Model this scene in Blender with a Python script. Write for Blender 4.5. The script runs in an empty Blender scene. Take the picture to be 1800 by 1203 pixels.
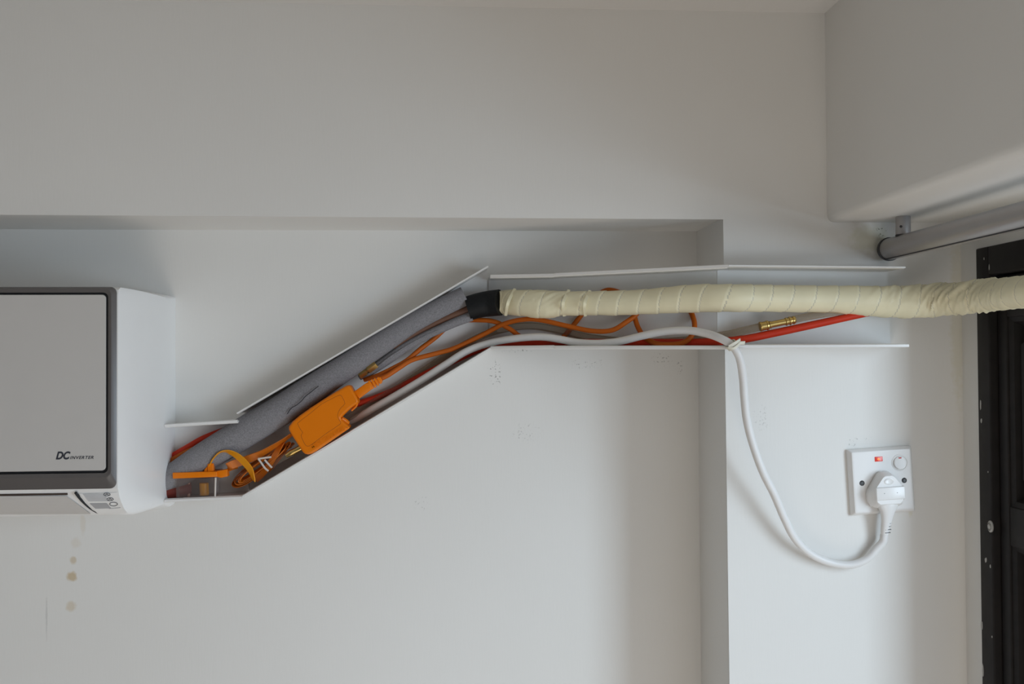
import bpy, bmesh, math, random
from mathutils import Vector, Matrix, noise
random.seed(4)
C = bpy.context.scene.collection
SC = bpy.context.scene
V = Vector

# ------------------------------------------------------------------ camera
F = 1750.0
CAM = V((0, 0, 2.05))
yc = V(((780 - 900) / F, (601.5 - 635) / F, -1)).normalized()
zr = V((-0.006, 1.0, 0)); zr.z = -(zr.x * yc.x + zr.y * yc.y) / yc.z
zc = zr.normalized(); xc = yc.cross(zc)
M = Matrix((xc, yc, zc))                       # camera axes -> world axes
cd = bpy.data.cameras.new('camera'); cam = bpy.data.objects.new('camera', cd); C.objects.link(cam)
cd.sensor_width = 36; cd.lens = 36 * F / 1800; cd.clip_start = 0.02
cam.matrix_world = Matrix.Translation(CAM) @ M.to_4x4()
SC.camera = cam

# ------------------------------------------------------------------ world, light, exposure
SC.view_settings.view_transform = 'Standard'; SC.view_settings.look = 'None'
SC.view_settings.gamma = 1; SC.view_settings.use_curve_mapping = False
SC.view_settings.exposure = -0.06
w = bpy.data.worlds.new('sky'); SC.world = w; w.use_nodes = True
w.node_tree.nodes['Background'].inputs[0].default_value = (0.75, 0.87, 1.0, 1)
w.node_tree.nodes['Background'].inputs[1].default_value = 1.1

def area(name, loc, aim, sx, sy, power, col):
    l = bpy.data.lights.new(name, 'AREA'); l.shape = 'RECTANGLE'; l.size = sx; l.size_y = sy
    l.energy = power; l.color = col
    o = bpy.data.objects.new(name, l); C.objects.link(o); o.location = loc
    o.rotation_euler = (V(aim) - V(loc)).to_track_quat('-Z', 'Y').to_euler()
    return o
area('balcony_daylight', (1.62, -0.2, 2.12), (0.1, 1.4, 1.9), 0.5, 1.35, 22, (0.70, 0.86, 1.0))
area('sunlit_floor_bounce', (0.15, 0.15, 0.2), (0.15, 1.2, 2.2), 1.2, 1.0, 8, (1.0, 0.95, 0.885))
area('added_front_fill', (0.3, -1.3, 0.9), (0.2, 1.4, 2.1), 1.0, 0.9, 7, (1.0, 0.92, 0.83))  # added warm fill lamp standing inside the room, no window there

# ------------------------------------------------------------------ placing
YC = 1.277            # face of beam and pillar
YR = YC * 1.118       # face of the recessed wall
def ray(px, py): return M @ V(((px - 900) / F, (601.5 - py) / F, -1))
def P(px, py, Y):
    r = ray(px, py); return CAM + r * (Y / r.y)
def PX(px, py, X):
    r = ray(px, py); return CAM + r * (X / r.x)
def Q(pts, Y=None): return [P(a[0], a[1], Y if Y is not None else a[2]) for a in pts]
def S(n, Y): return n * Y / F

# ------------------------------------------------------------------ materials
def nodes(name):
    m = bpy.data.materials.new(name); m.use_nodes = True
    return m, m.node_tree, m.node_tree.nodes['Principled BSDF']
def mat(name, col, rough=0.5, metal=0.0, var=0.06, scale=40, bump=0.0, bscale=200, spec=0.5, trans=0.0, sss=0):
    m, t, b = nodes(name)
    tc = t.nodes.new('ShaderNodeTexCoord'); n = t.nodes.new('ShaderNodeTexNoise')
    n.inputs['Scale'].default_value = scale; n.inputs['Detail'].default_value = 4
    t.links.new(tc.outputs['Object'], n.inputs['Vector'])
    r = t.nodes.new('ShaderNodeValToRGB')
    r.color_ramp.elements[0].position = 0.3; r.color_ramp.elements[1].position = 0.7
    r.color_ramp.elements[0].color = tuple(c * (1 - var) for c in col) + (1,)
    r.color_ramp.elements[1].color = tuple(min(1, c * (1 + var)) for c in col) + (1,)
    t.links.new(n.outputs['Fac'], r.inputs['Fac']); t.links.new(r.outputs['Color'], b.inputs['Base Color'])
    b.inputs['Roughness'].default_value = rough; b.inputs['Metallic'].default_value = metal
    b.inputs['Specular IOR Level'].default_value = spec
    if trans: b.inputs['Transmission Weight'].default_value = trans
    if bump:
        n2 = t.nodes.new('ShaderNodeTexNoise'); n2.inputs['Scale'].default_value = bscale
        t.links.new(tc.outputs['Object'], n2.inputs['Vector'])
        bp = t.nodes.new('ShaderNodeBump'); bp.inputs['Strength'].default_value = bump; bp.inputs['Distance'].default_value = 0.001
        t.links.new(n2.outputs['Fac'], bp.inputs['Height']); t.links.new(bp.outputs['Normal'], b.inputs['Normal'])
    return m

def wall_mat(name, col, stains_and_shade=()):
    """plaster under emulsion paint: faint roller texture, patchy tone, dirt with a shape of its own, painted corner shade"""
    m, t, b = nodes(name)
    N, L = t.nodes, t.links
    tc = N.new('ShaderNodeTexCoord'); co = tc.outputs['Object']
    n = N.new('ShaderNodeTexNoise'); n.inputs['Scale'].default_value = 3.0; n.inputs['Detail'].default_value = 3
    L.new(co, n.inputs['Vector'])
    r = N.new('ShaderNodeValToRGB'); r.color_ramp.elements[0].position = 0.3; r.color_ramp.elements[1].position = 0.7
    r.color_ramp.elements[0].color = tuple(c * 0.985 for c in col) + (1,)
    r.color_ramp.elements[1].color = tuple(c * 1.015 for c in col) + (1,)
    L.new(n.outputs['Fac'], r.inputs['Fac']); cur = r.outputs['Color']
    mp = N.new('ShaderNodeMapping'); mp.inputs['Scale'].default_value = (1, 1, 0.12); L.new(co, mp.inputs['Vector'])
    n2 = N.new('ShaderNodeTexNoise'); n2.inputs['Scale'].default_value = 420; n2.inputs['Detail'].default_value = 2
    L.new(mp.outputs['Vector'], n2.inputs['Vector'])
    bp = N.new('ShaderNodeBump'); bp.inputs['Strength'].default_value = 0.12; bp.inputs['Distance'].default_value = 0.0006
    L.new(n2.outputs['Fac'], bp.inputs['Height']); L.new(bp.outputs['Normal'], b.inputs['Normal'])
    if stains_and_shade:
        nn = N.new('ShaderNodeTexNoise'); nn.inputs['Scale'].default_value = 130; nn.inputs['Detail'].default_value = 5
        L.new(co, nn.inputs['Vector'])
        ns = N.new('ShaderNodeTexNoise'); ns.inputs['Scale'].default_value = 330; ns.inputs['Detail'].default_value = 3
        L.new(co, ns.inputs['Vector'])
    for c, rx, rz, sc, strength, speck in stains_and_shade:
        sub = N.new('ShaderNodeVectorMath'); sub.operation = 'SUBTRACT'; sub.inputs[1].default_value = c; L.new(co, sub.inputs[0])
        mul = N.new('ShaderNodeVectorMath'); mul.operation = 'MULTIPLY'; mul.inputs[1].default_value = (1 / rx, 0, 1 / rz); L.new(sub.outputs[0], mul.inputs[0])
        ln = N.new('ShaderNodeVectorMath'); ln.operation = 'LENGTH'; L.new(mul.outputs[0], ln.inputs[0])
        ad = N.new('ShaderNodeMath'); ad.operation = 'MULTIPLY_ADD'; ad.inputs[1].default_value = 1.1; L.new(nn.outputs['Fac'], ad.inputs[0]); L.new(ln.outputs['Value'], ad.inputs[2])
        mr = N.new('ShaderNodeMapRange'); mr.inputs['From Min'].default_value = 1.7; mr.inputs['From Max'].default_value = 1.15
        mr.inputs['To Max'].default_value = strength; L.new(ad.outputs[0], mr.inputs['Value']); f = mr.outputs[0]
        if speck:
            gt = N.new('ShaderNodeMapRange'); gt.inputs['From Min'].default_value = 0.59; gt.inputs['From Max'].default_value = 0.67
            L.new(ns.outputs['Fac'], gt.inputs['Value'])
            mm = N.new('ShaderNodeMath'); mm.operation = 'MULTIPLY'; L.new(f, mm.inputs[0]); L.new(gt.outputs[0], mm.inputs[1]); f = mm.outputs[0]
        mx = N.new('ShaderNodeMix'); mx.data_type = 'RGBA'; L.new(f, mx.inputs['Factor']); L.new(cur, mx.inputs['A'])
        mx.inputs['B'].default_value = (*sc, 1); cur = mx.outputs['Result']
    L.new(cur, b.inputs['Base Color']); b.inputs['Roughness'].default_value = 0.62; b.inputs['Specular IOR Level'].default_value = 0.3
    return m

def clear_mat(name, tint, solid, rough=0.12, k0=0.22, k1=0.75):
    """clear plastic: mostly see-through, a milky share and a gloss"""
    m, t, b = nodes(name)
    b.inputs['Base Color'].default_value = (*solid, 1); b.inputs['Roughness'].default_value = rough
    tr = t.nodes.new('ShaderNodeBsdfTransparent'); tr.inputs[0].default_value = (*tint, 1)
    lw = t.nodes.new('ShaderNodeLayerWeight'); lw.inputs['Blend'].default_value = 0.35
    mr = t.nodes.new('ShaderNodeMapRange'); mr.inputs['To Min'].default_value = k0; mr.inputs['To Max'].default_value = k1
    t.links.new(lw.outputs['Facing'], mr.inputs['Value'])
    mx = t.nodes.new('ShaderNodeMixShader'); t.links.new(mr.outputs[0], mx.inputs[0])
    t.links.new(tr.outputs[0], mx.inputs[1]); t.links.new(b.outputs[0], mx.inputs[2])
    t.links.new(mx.outputs[0], t.nodes['Material Output'].inputs['Surface'])
    return m

def st(px, py, Y, rx, rz, col, s, speck=False):
    return (P(px, py, Y), S(rx, Y), S(rz, Y), col, s, speck)
WCOL = (0.80, 0.79, 0.765)
yel, pale, dirt = (0.50, 0.33, 0.10), (0.62, 0.50, 0.33), (0.08, 0.075, 0.07)
m_recess = wall_mat('painted_plaster_recess', WCOL, [
    st(129, 986, YR, 6, 7, yel, 0.42), st(126, 1014, YR, 9, 8, yel, 0.6), st(124, 1067, YR, 9, 9, pale, 0.5),
    st(146, 920, YR, 5, 22, pale, 0.22), st(133, 955, YR, 9, 10, pale, 0.2),
    st(82, 1088, YR, 1.6, 34, (0.2, 0.2, 0.2), 0.22),
    st(870, 658, YR, 12, 22, dirt, 0.9, True), st(1030, 640, YR, 34, 9, dirt, 0.5, True), st(1162, 632, YR, 20, 12, dirt, 0.45, True),
    st(1195, 648, YR, 6, 16, dirt, 0.5, True), st(908, 616, YR, 30, 4, dirt, 0.7, True), st(740, 885, YR, 14, 14, dirt, 0.25, True),
    st(925, 760, YR, 24, 16, dirt, 0.35, True), st(230, 62, YR, 8, 16, dirt, 0.3, True)])
m_pillar = wall_mat('painted_plaster_pillar', WCOL, [
    st(1549, 409, YC, 13, 12, (0.12, 0.13, 0.08), 0.85, True), st(1530, 420, YC, 40, 26, (0.55, 0.56, 0.36), 0.35),
    st(1338, 735, YC, 14, 22, dirt, 0.3, True), st(1499, 780, YC, 10, 7, dirt, 0.5, True), st(1515, 772, YC, 26, 4, dirt, 0.35, True),
    st(1684, 560, YC, 16, 160, (0.66, 0.62, 0.46), 0.4), st(1600, 880, YC, 6, 30, (0.62, 0.55, 0.33), 0.5)])  # tall yellowish band: shade of the right-hand corner painted into the colour
m_wall = wall_mat('painted_plaster', WCOL)
m_rwall = wall_mat('painted_plaster_by_door', WCOL)
m_rear = wall_mat('brown_far_wall', (0.55, 0.51, 0.47))
m_ceil = wall_mat('ceiling_paint', (0.78, 0.765, 0.745))
m_floor = mat('brown_timber_floor', (0.36, 0.26, 0.18), 0.4, var=0.2, scale=8)
m_pvc = mat('white_pvc', (0.80, 0.79, 0.775), 0.35, var=0.01)
m_foam = mat('grey_foam', (0.24, 0.233, 0.245), 0.95, var=0.22, scale=650, bump=0.6, bscale=650, spec=0.15)
m_black = mat('black_tape', (0.008, 0.009, 0.010), 0.55, spec=0.25, var=0.2, bump=0.3, bscale=300)
m_cream = mat('cream_wrapping_tape', (0.88, 0.82, 0.58), 0.42, var=0.05, scale=25, bump=0.15, bscale=90)
m_seam = mat('tape_overlap', (0.66, 0.62, 0.48), 0.6)
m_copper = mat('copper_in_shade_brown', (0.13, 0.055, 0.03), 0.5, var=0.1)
m_red = mat('red_rubber', (0.60, 0.038, 0.012), 0.5, spec=0.25, var=0.05)
m_ocable = mat('orange_cable_sheath', (0.52, 0.115, 0.008), 0.5, spec=0.25, var=0.05)
m_orange = mat('orange_plastic', (0.80, 0.20, 0.001), 0.32, var=0.03, scale=20, spec=0.3)
m_oline = mat('orange_groove', (0.28, 0.06, 0.002), 0.6)
m_yellow = mat('yellow_orange_ribbon', (0.80, 0.32, 0.008), 0.35, var=0.03)
m_oribbon = mat('orange_ribbon', (0.58, 0.15, 0.008), 0.4, var=0.05)
m_float = mat('yellow_float', (0.80, 0.40, 0.01), 0.35, var=0.03)
m_wcable = mat('white_cable_sheath', (0.80, 0.79, 0.78), 0.4, var=0.01)
m_brass = mat('brass', (0.62, 0.44, 0.16), 0.28, metal=1.0, var=0.1)
m_tie = mat('cream_tape_tie', (0.74, 0.71, 0.60), 0.5)
m_wtie = mat('white_wire_tie', (0.68, 0.62, 0.57), 0.5)
m_hose = clear_mat('clear_pvc_hose', (0.84, 0.79, 0.72), (0.52, 0.46, 0.38), 0.12, 0.10, 0.6)
m_tank = clear_mat('clear_tank_plastic', (0.88, 0.84, 0.82), (0.60, 0.55, 0.53), 0.08, 0.04, 0.5)
m_acw = mat('white_abs_plastic', (0.92, 0.92, 0.915), 0.35, var=0.005)
m_acp = mat('pale_grey_panel', (0.62, 0.60, 0.58), 0.5, var=0.006)
m_bez = mat('grey_brown_bezel', (0.125, 0.115, 0.112), 0.28, var=0.02)
m_dark = mat('dark_gap', (0.012, 0.014, 0.018), 0.5)
m_gap = mat('brown_gap', (0.06, 0.04, 0.03), 0.6)
m_drain = mat('dark_red_rubber', (0.16, 0.018, 0.010), 0.6)
m_ink = mat('dark_grey_ink', (0.035, 0.04, 0.055), 0.5)
m_lcd = mat('pale_display_strip', (0.60, 0.61, 0.63), 0.4)
m_lcd2 = mat('grey_display_strip', (0.42, 0.42, 0.44), 0.4)
m_plate = mat('white_socket_plastic', (0.82, 0.81, 0.80), 0.25, var=0.005)
m_screw = mat('dark_screw_head', (0.09, 0.09, 0.09), 0.4, metal=0.6)
m_neonb = mat('red_neon_lens', (0.42, 0.012, 0.008), 0.2)
m_neonb.node_tree.nodes['Principled BSDF'].inputs['Emission Color'].default_value = (1.0, 0.07, 0.01, 1)
m_neonb.node_tree.nodes['Principled BSDF'].inputs['Emission Strength'].default_value = 0.28
m_glow = mat('neon_glow', (0.9, 0.2, 0.05), 0.3)
m_glow.node_tree.nodes['Principled BSDF'].inputs['Emission Color'].default_value = (1.0, 0.22, 0.03, 1)
m_glow.node_tree.nodes['Principled BSDF'].inputs['Emission Strength'].default_value = 1.0
m_redmark = mat('red_mark', (0.6, 0.03, 0.03), 0.4)
m_alu = mat('grey_painted_aluminium', (0.40, 0.385, 0.385), 0.33, metal=0.55, var=0.02)
m_cap = mat('dark_plastic_cap', (0.03, 0.03, 0.034), 0.45)
def wood_mat():
    m, t, b = nodes('dark_painted_timber'); N, L = t.nodes, t.links
    tc = N.new('ShaderNodeTexCoord'); n = N.new('ShaderNodeTexNoise'); n.inputs['Scale'].default_value = 55; n.inputs['Detail'].default_value = 5
    L.new(tc.outputs['Object'], n.inputs['Vector'])
    r = N.new('ShaderNodeValToRGB'); e = r.color_ramp.elements
    e[0].position = 0.3; e[0].color = (0.010, 0.0085, 0.0085, 1); e[1].position = 0.70; e[1].color = (0.017, 0.014, 0.0135, 1)
    a = r.color_ramp.elements.new(0.765); a.color = (0.017, 0.014, 0.0135, 1)
    a = r.color_ramp.elements.new(0.79); a.color = (0.4, 0.38, 0.36, 1)
    L.new(n.outputs['Fac'], r.inputs['Fac']); L.new(r.outputs['Color'], b.inputs['Base Color'])
    b.inputs['Roughness'].default_value = 0.55; b.inputs['Specular IOR Level'].default_value = 0.3
    return m
m_wood = wood_mat()
m_chip = mat('chipped_paint_metal', (0.42, 0.41, 0.39), 0.4, metal=0.3)

# ------------------------------------------------------------------ mesh building
class MB:
    def __init__(s): s.v = []; s.f = []; s.m = []
    def add(s, vs, fs, mi=0):
        o = len(s.v); s.v += [V(p) for p in vs]
        for f in fs: s.f.append([o + i for i in f]); s.m.append(mi)
        return s
    def box(s, a, b, mi=0):
        (x0, y0, z0), (x1, y1, z1) = a, b
        return s.hexa([V((x0, y0, z0)), V((x1, y0, z0)), V((x1, y1, z0)), V((x0, y1, z0)), V((x0, y0, z1)), V((x1, y0, z1)), V((x1, y1, z1)), V((x0, y1, z1))], mi)
    def hexa(s, p, mi=0):
        return s.add(p, [(0, 3, 2, 1), (4, 5, 6, 7), (0, 1, 5, 4), (1, 2, 6, 5), (2, 3, 7, 6), (3, 0, 4, 7)], mi)
    def loft(s, loops, cap0=True, cap1=True, closed=True, mi=0):
        n = len(loops[0]); vs = [p for l in loops for p in l]; fs = []
        for k in range(len(loops) - 1):
            for i in range(n if closed else n - 1):
                j = (i + 1) % n
                fs.append((k * n + i, k * n + j, (k + 1) * n + j, (k + 1) * n + i))
        if cap0: fs.append(tuple(reversed(range(n))))
        if cap1: fs.append(tuple((len(loops) - 1) * n + i for i in range(n)))
        return s.add(vs, fs, mi)

def finish(me, angle=35, smooth=True):
    bm = bmesh.new(); bm.from_mesh(me)
    bmesh.ops.recalc_face_normals(bm, faces=bm.faces); bm.to_mesh(me); bm.free()
    if smooth:
        me.polygons.foreach_set('use_smooth', [True] * len(me.polygons)); me.set_sharp_from_angle(angle=math.radians(angle))
    me.update()

def obj(name, mb, mats, parent=None, angle=35, bevel=0, origin=None):
    me = bpy.data.meshes.new(name)
    org = V(parent['_o']) if parent is not None else (V(origin) if origin is not None else sum(mb.v, V()) / len(mb.v))
    me.from_pydata([tuple(p - org) for p in mb.v], [], mb.f)
    for m in (mats if isinstance(mats, (list, tuple)) else [mats]): me.materials.append(m)
    me.polygons.foreach_set('material_index', mb.m)
    if bevel:
        bm = bmesh.new(); bm.from_mesh(me); bmesh.ops.recalc_face_normals(bm, faces=bm.faces)
        ed = [e for e in bm.edges if len(e.link_faces) == 2 and e.calc_face_angle(0) > 0.6]
        bmesh.ops.bevel(bm, geom=ed, offset=bevel, segments=3, profile=0.5, affect='EDGES', clamp_overlap=True)
        bm.to_mesh(me); bm.free()
    finish(me, angle)
    o = bpy.data.objects.new(name, me); C.objects.link(o); o['_o'] = tuple(org)
    if parent is not None: o.parent = parent
    else: o.location = org
    return o
def thing(name, label, cat, loc, group=None):
    o = bpy.data.objects.new(name, None); C.objects.link(o); o.empty_display_size = 0.05
    o.location = loc; o['_o'] = tuple(loc); return tag(o, label, cat, group)
def tag(o, label, cat, group=None):
    o['label'] = label; o['category'] = cat
    if group: o['group'] = group
    return o
def struct(o, label):
    o['kind'] = 'structure'; o['label'] = label; o['category'] = 'wall'; return o

def cr(pts, n=8):
    """Catmull-Rom through points (Vectors of any size)"""
    pts = [V(p) for p in pts]; out = []
    for i in range(len(pts) - 1):
        p1, p2 = pts[i], pts[i + 1]
        p0 = pts[i - 1] if i else p1 * 2 - p2
        p3 = pts[i + 2] if i + 2 < len(pts) else p2 * 2 - p1
        for k in range(n):
            t = k / n
            out.append(0.5 * ((2 * p1) + (p2 - p0) * t + (2 * p0 - 5 * p1 + 4 * p2 - p3) * t * t + (3 * p1 - p0 - 3 * p2 + p3) * t ** 3))
    out.append(pts[-1]); return out
def resample(pts, step):
    L = [0]
    for a, b in zip(pts, pts[1:]): L.append(L[-1] + (b - a).length)
    n = max(2, int(L[-1] / step)); out = []; k = 0
    for i in range(n + 1):
        s_ = L[-1] * i / n
        while k < len(L) - 2 and L[k + 1] < s_: k += 1
        t = (s_ - L[k]) / max(1e-9, L[k + 1] - L[k]); out.append(pts[k].lerp(pts[k + 1], t))
    return out
def frames(pts, ref=V((0, 0, 1))):
    T = []
    for i in range(len(pts)):
        a = pts[max(0, i - 1)]; b = pts[min(len(pts) - 1, i + 1)]; T.append((b - a).normalized())
    n = ref - T[0] * ref.dot(T[0])
    if n.length < 1e-3: n = V((0, 1, 0)) - T[0] * T[0].y
    n.normalize(); R = []
    for t in T:
        n = (n - t * n.dot(t)).normalized(); R.append((n, t.cross(n)))
    return T, R
def tube(mb, pts, r, seg=14, n=8, cap=True, mi=0, flat=1.0):
    """r: number or list per control point"""
    rs = r if isinstance(r, (list, tuple)) else [r] * len(pts)
    p4 = [V((p[0], p[1], p[2], q)) for p, q in zip(pts, rs)]
    c = cr(p4, n); path = [V(q[:3]) for q in c]; _, R = frames(path); loops = []
    for p, q, (a, b) in zip(path, c, R):
        loops.append([p + a * math.cos(2 * math.pi * k / seg) * q[3] + b * math.sin(2 * math.pi * k / seg) * q[3] * flat for k in range(seg)])
    return mb.loft(loops, cap, cap, True, mi)
def ribbon(mb, pts, wdirs, width, thick, n=8, mi=0):
    """flat strap: pts with a width direction each"""
    path = cr(pts, n); wd = cr(wdirs, n); loops = []
    ws = [q[0] for q in cr([V((x, 0, 0)) for x in (width if isinstance(width, (list, tuple)) else [width] * len(pts))], n)]
    for i, (p, d, w_) in enumerate(zip(path, wd, ws)):
        t = (path[min(len(path) - 1, i + 1)] - path[max(0, i - 1)]).normalized()
        d = (d - t * d.dot(t)).normalized(); u = t.cross(d)
        loops.append([p + d * (sx * w_ / 2) + u * (sy * thick / 2) for sx, sy in ((-1, -1), (1, -1), (1, 1), (-1, 1))])
    return mb.loft(loops)
def prism(mb, front, depth, mi=0):
    """polygon facing the viewer, pushed back along +y"""
    return mb.loft([front, [p + V((0, depth, 0)) for p in front]], mi=mi)

# ------------------------------------------------------------------ the setting
XE = P(1279, 640, YC).x                     # left edge of the pillar
XR = P(1692, 640, YC).x                     # right wall
XL = P(1452, 200, YC).x                     # face of the lintel on the right wall
ZB = P(780, 380, YC).z + 0.001              # underside of the beam
ZL = P(1465, 391, YC).z                     # underside of the lintel
ZT = P(780, 11, YC).z                       # ceiling
X0, Y0 = -2.6, -3.0
OP = (-1.15, 1.125)                          # balcony opening in the right wall (y range)
ZD = PX(1724, 437, XR).z                    # top of the door frame
mb = MB().box((X0, YR, 0), (XE + 0.02, YR + 0.12, ZT)); struct(obj('wall_back', mb, m_recess, origin=(0, 0, 0)), 'white painted wall set back behind the air conditioner')
# beam and pillar: one L-shaped plaster body, its front arrises slightly rounded
L2 = [V((X0, YC, ZB)), V((XE, YC, ZB)), V((XE, YC, 0)), V((XR + 0.12, YC, 0)), V((XR + 0.12, YC, ZT)), V((X0, YC, ZT))]
bm = bmesh.new()
fv = [bm.verts.new(p) for p in L2]; bv = [bm.verts.new(p + V((0, YR - YC + 0.02, 0))) for p in L2]
bm.faces.new(fv); bm.faces.new(bv[::-1])
for i in range(6): j = (i + 1) % 6; bm.faces.new((fv[j], fv[i], bv[i], bv[j]))
bm.edges.ensure_lookup_table()
ed = [e for e in bm.edges if set(e.verts) in ({fv[0], fv[1]}, {fv[1], fv[2]})]
bmesh.ops.bevel(bm, geom=ed, offset=0.004, segments=4, profile=0.5, affect='EDGES')
me = bpy.data.meshes.new('trim_1'); bmesh.ops.recalc_face_normals(bm, faces=bm.faces); bm.to_mesh(me); bm.free()
me.materials.append(m_pillar); me.polygons.foreach_set('use_smooth', [True] * len(me.polygons)); me.set_sharp_from_angle(angle=math.radians(30))
o = bpy.data.objects.new('trim_1', me); C.objects.link(o); struct(o, 'white plastered ceiling beam running into the wall pillar beside the door')
mb = MB()
mb.loft([[V((XL + dx, y, ZL + dz)) for dx, dz in ((0, ZT - ZL), (0, 0.009), (0.0012, 0.0045), (0.0045, 0.0012), (0.009, 0), (XR - XL + 0.12, 0), (XR - XL + 0.12, ZT - ZL))] for y in (Y0, YC)])
struct(obj('trim_2', mb, m_wall, origin=(0, 0, 0), angle=50), 'white plastered lintel above the dark door on the right')
mb = MB()
mb.box((XR, PX(1722, 600, XR).y, 0), (XR + 0.12, YC, ZL)); mb.box((XR, OP[0], ZD), (XR + 0.12, PX(1722, 600, XR).y, ZL)); mb.box((XR, Y0, 0), (XR + 0.12, OP[0], ZL))
struct(obj('wall_right', mb, m_rwall, origin=(0, 0, 0)), 'narrow strip of white wall between pillar and dark door frame')
mb = MB().box((X0 - 0.12, Y0, 0), (X0, YR, ZT)); struct(obj('wall_left', mb, m_wall), 'white wall at the left end of the room')
mb = MB().box((X0 - 0.12, Y0 - 0.12, 0), (XR + 0.12, Y0, ZT)); struct(obj('wall_rear', mb, m_rear), 'white wall behind the camera')
mb = MB().box((X0 - 0.12, Y0 - 0.12, ZT), (XR + 0.12, YR + 0.12, ZT + 0.1)); struct(obj('ceiling', mb, m_ceil), 'white painted ceiling')['category'] = 'ceiling'
mb = MB().box((X0 - 0.12, Y0 - 0.12, -0.1), (XR + 3, YR + 0.12, 0)); struct(obj('floor', mb, m_floor), 'brown floor')['category'] = 'floor'

# dark timber door: frame, leaf with framed panels, escutcheon
yA = PX(1722, 600, XR).y
def ypx(px): return PX(px, 800, XR).y
dr = thing('door_1', 'dark brown timber door with panels at the right edge', 'door', (XR, yA, 0)); dr['kind'] = 'structure'
yB, yE = ypx(1747), 1.125
mb = MB()
mb.box((XR - 0.004, yB, 0), (XR + 0.07, yA - 0.0005, ZD)); mb.box((XR - 0.004, yE, ZD - 0.036), (XR + 0.07, yB, ZD))
obj('door_frame', mb, m_wood, dr, bevel=0.002)
zr1, zr2 = PX(1790, 897, XR).z, PX(1790, 968, XR).z
yS = ypx(1764)
mb = MB(); xf = XR + 0.006
mb.box((xf, yS, 0.01), (xf + 0.04, yB - 0.002, ZD - 0.038)); mb.box((xf, yE, 0.01), (xf + 0.04, yE + 0.01, ZD - 0.038))
mb.box((xf + 0.0005, yE, zr2), (xf + 0.04, yS, zr1)); mb.box((xf + 0.0005, yE, ZD - 0.09), (xf + 0.04, yS, ZD - 0.038)); mb.box((xf + 0.0005, yE, 0.01), (xf + 0.04, yS, 0.15))
lf = obj('door_leaf', mb, m_wood, dr, bevel=0.002)
for z0, z1 in ((zr1, ZD - 0.09), (0.15, zr2)):
    mb = MB(); a, b = yE + 0.01, yS
    def rect(i, x): return [V((x, a + i, z0 + i)), V((x, b - i, z0 + i)), V((x, b - i, z1 - i)), V((x, a + i, z1 - i))]
    mb.loft([rect(0, xf + 0.003), rect(0.006, xf + 0.006), rect(0.012, xf + 0.018), rect(0.024, xf + 0.018), rect(0.034, xf + 0.010)], cap0=False)
    obj('door_panel', mb, m_wood, lf)
c = PX(1742, 926, XR - 0.004)
mb = MB(); prof = [(0.0062, 0), (0.0062, 0.0012), (0.0045, 0.0022), (0.0042, 0.001), (0.003, 0.001), (0.0026, 0.003), (0.0008, 0.0036)]
mb.loft([[c + V((-h, r_ * math.cos(k * math.pi / 8), r_ * 1.2 * math.sin(k * math.pi / 8))) for k in range(16)] for r_, h in prof])
obj('bolt_head', mb, m_chip, dr)
fr_ = [o_ for o_ in dr.children if o_.name.startswith('door_frame')][0]
mb = MB()
for px_, py_, a_, b_ in ((1733, 985, .0022, .003), (1741, 996, .0012, .0025), (1726, 1100, .002, .006), (1728, 1180, .0016, .008), (1724, 712, .0015, .006), (1725, 740, .002, .003), (1739, 470, .0012, .004), (1730, 455, .0009, .0016), (1744, 1120, .0008, .0014), (1737, 830, .0007, .0012)):
    c2 = PX(px_, py_, XR - .0040); n2 = 11; rr_ = [1 + .45 * noise.noise(V((px_ * .7, k, py_ * .3))) for k in range(n2)]
    mb.loft([[c2 + V((-h, a_ * q * rr_[k] * math.cos(2 * math.pi * k / n2), b_ * q * rr_[k] * math.sin(2 * math.pi * k / n2))) for k in range(n2)] for h, q in ((-.0005, 1), (.0003, 1), (.0006, .7))])
obj('paint_blob', mb, m_chip, fr_)['label'] = 'dried white paint blobs and chips'
[o_ for o_ in dr.children if o_.name.startswith('bolt_head')][0]['label'] = 'chipped grey metal bolt head'

# ------------------------------------------------------------------ air conditioner
yF = YR - 0.19
zA = lambda py, Y: P(205, py, Y).z
ztop = zA(504.5, yF); zbf = zA(859, yF)
zb1 = P(205, 905.5, yF + 0.062).z; zb2 = P(280, 893, YR - 0.01).z
def ac_profile(s, grow=0.0):
    """(y,z) loop, front moved towards the wall by factor s and shrunk by grow at top and bottom"""
    pts = [(yF, ztop - 0.010), (yF + 0.003, ztop - 0.003), (yF + 0.010, ztop), (yF + 0.03, ztop), (yF + 0.12, ztop + 0.002), (YR, ztop + 0.003), (YR, zb2 + 0.004), (YR - 0.03, zb2),
           (yF + 0.10, zb1 - 0.001), (yF + 0.062, zb1), (yF + 0.042, zb1 + 0.004), (yF + 0.026, zb1 + 0.012), (yF + 0.014, zb1 + 0.022), (yF + 0.006, zb1 + 0.031), (yF + 0.003, zbf - 0.003), (yF, zbf)]
    zm = (ztop + zb1) / 2; hh = (ztop - zb1) / 2
    return [(YR - (YR - y) * s, zm + (z - zm) * (1 - grow / hh)) for y, z in pts]
XA = P(207, 700, yF).x; XW = P(301.5, 700, YR - 0.02).x
ac = thing('air_conditioner', 'white wall mounted air conditioner with grey framed front panel', 'air conditioner', (XA - 0.4, YR, zb2))
secs = [(XA - 0.80, 1, 0), (XA - 0.79, 1, 0), (XA - 0.02, 1, 0), (XA, 1, 0)]
dX = XW - XA
for q in (0.12, 0.25, 0.4, 0.55, 0.7, 0.82, 0.9, 0.96, 0.99, 1.0):
    a = 1 - math.sqrt(max(0, 1 - q * q))            # quarter-round of the end
    secs.append((XA + dX * q, 1 - 0.86 * (0.35 * q + 0.65 * a), 0.001 * q + 0.004 * a))
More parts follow.
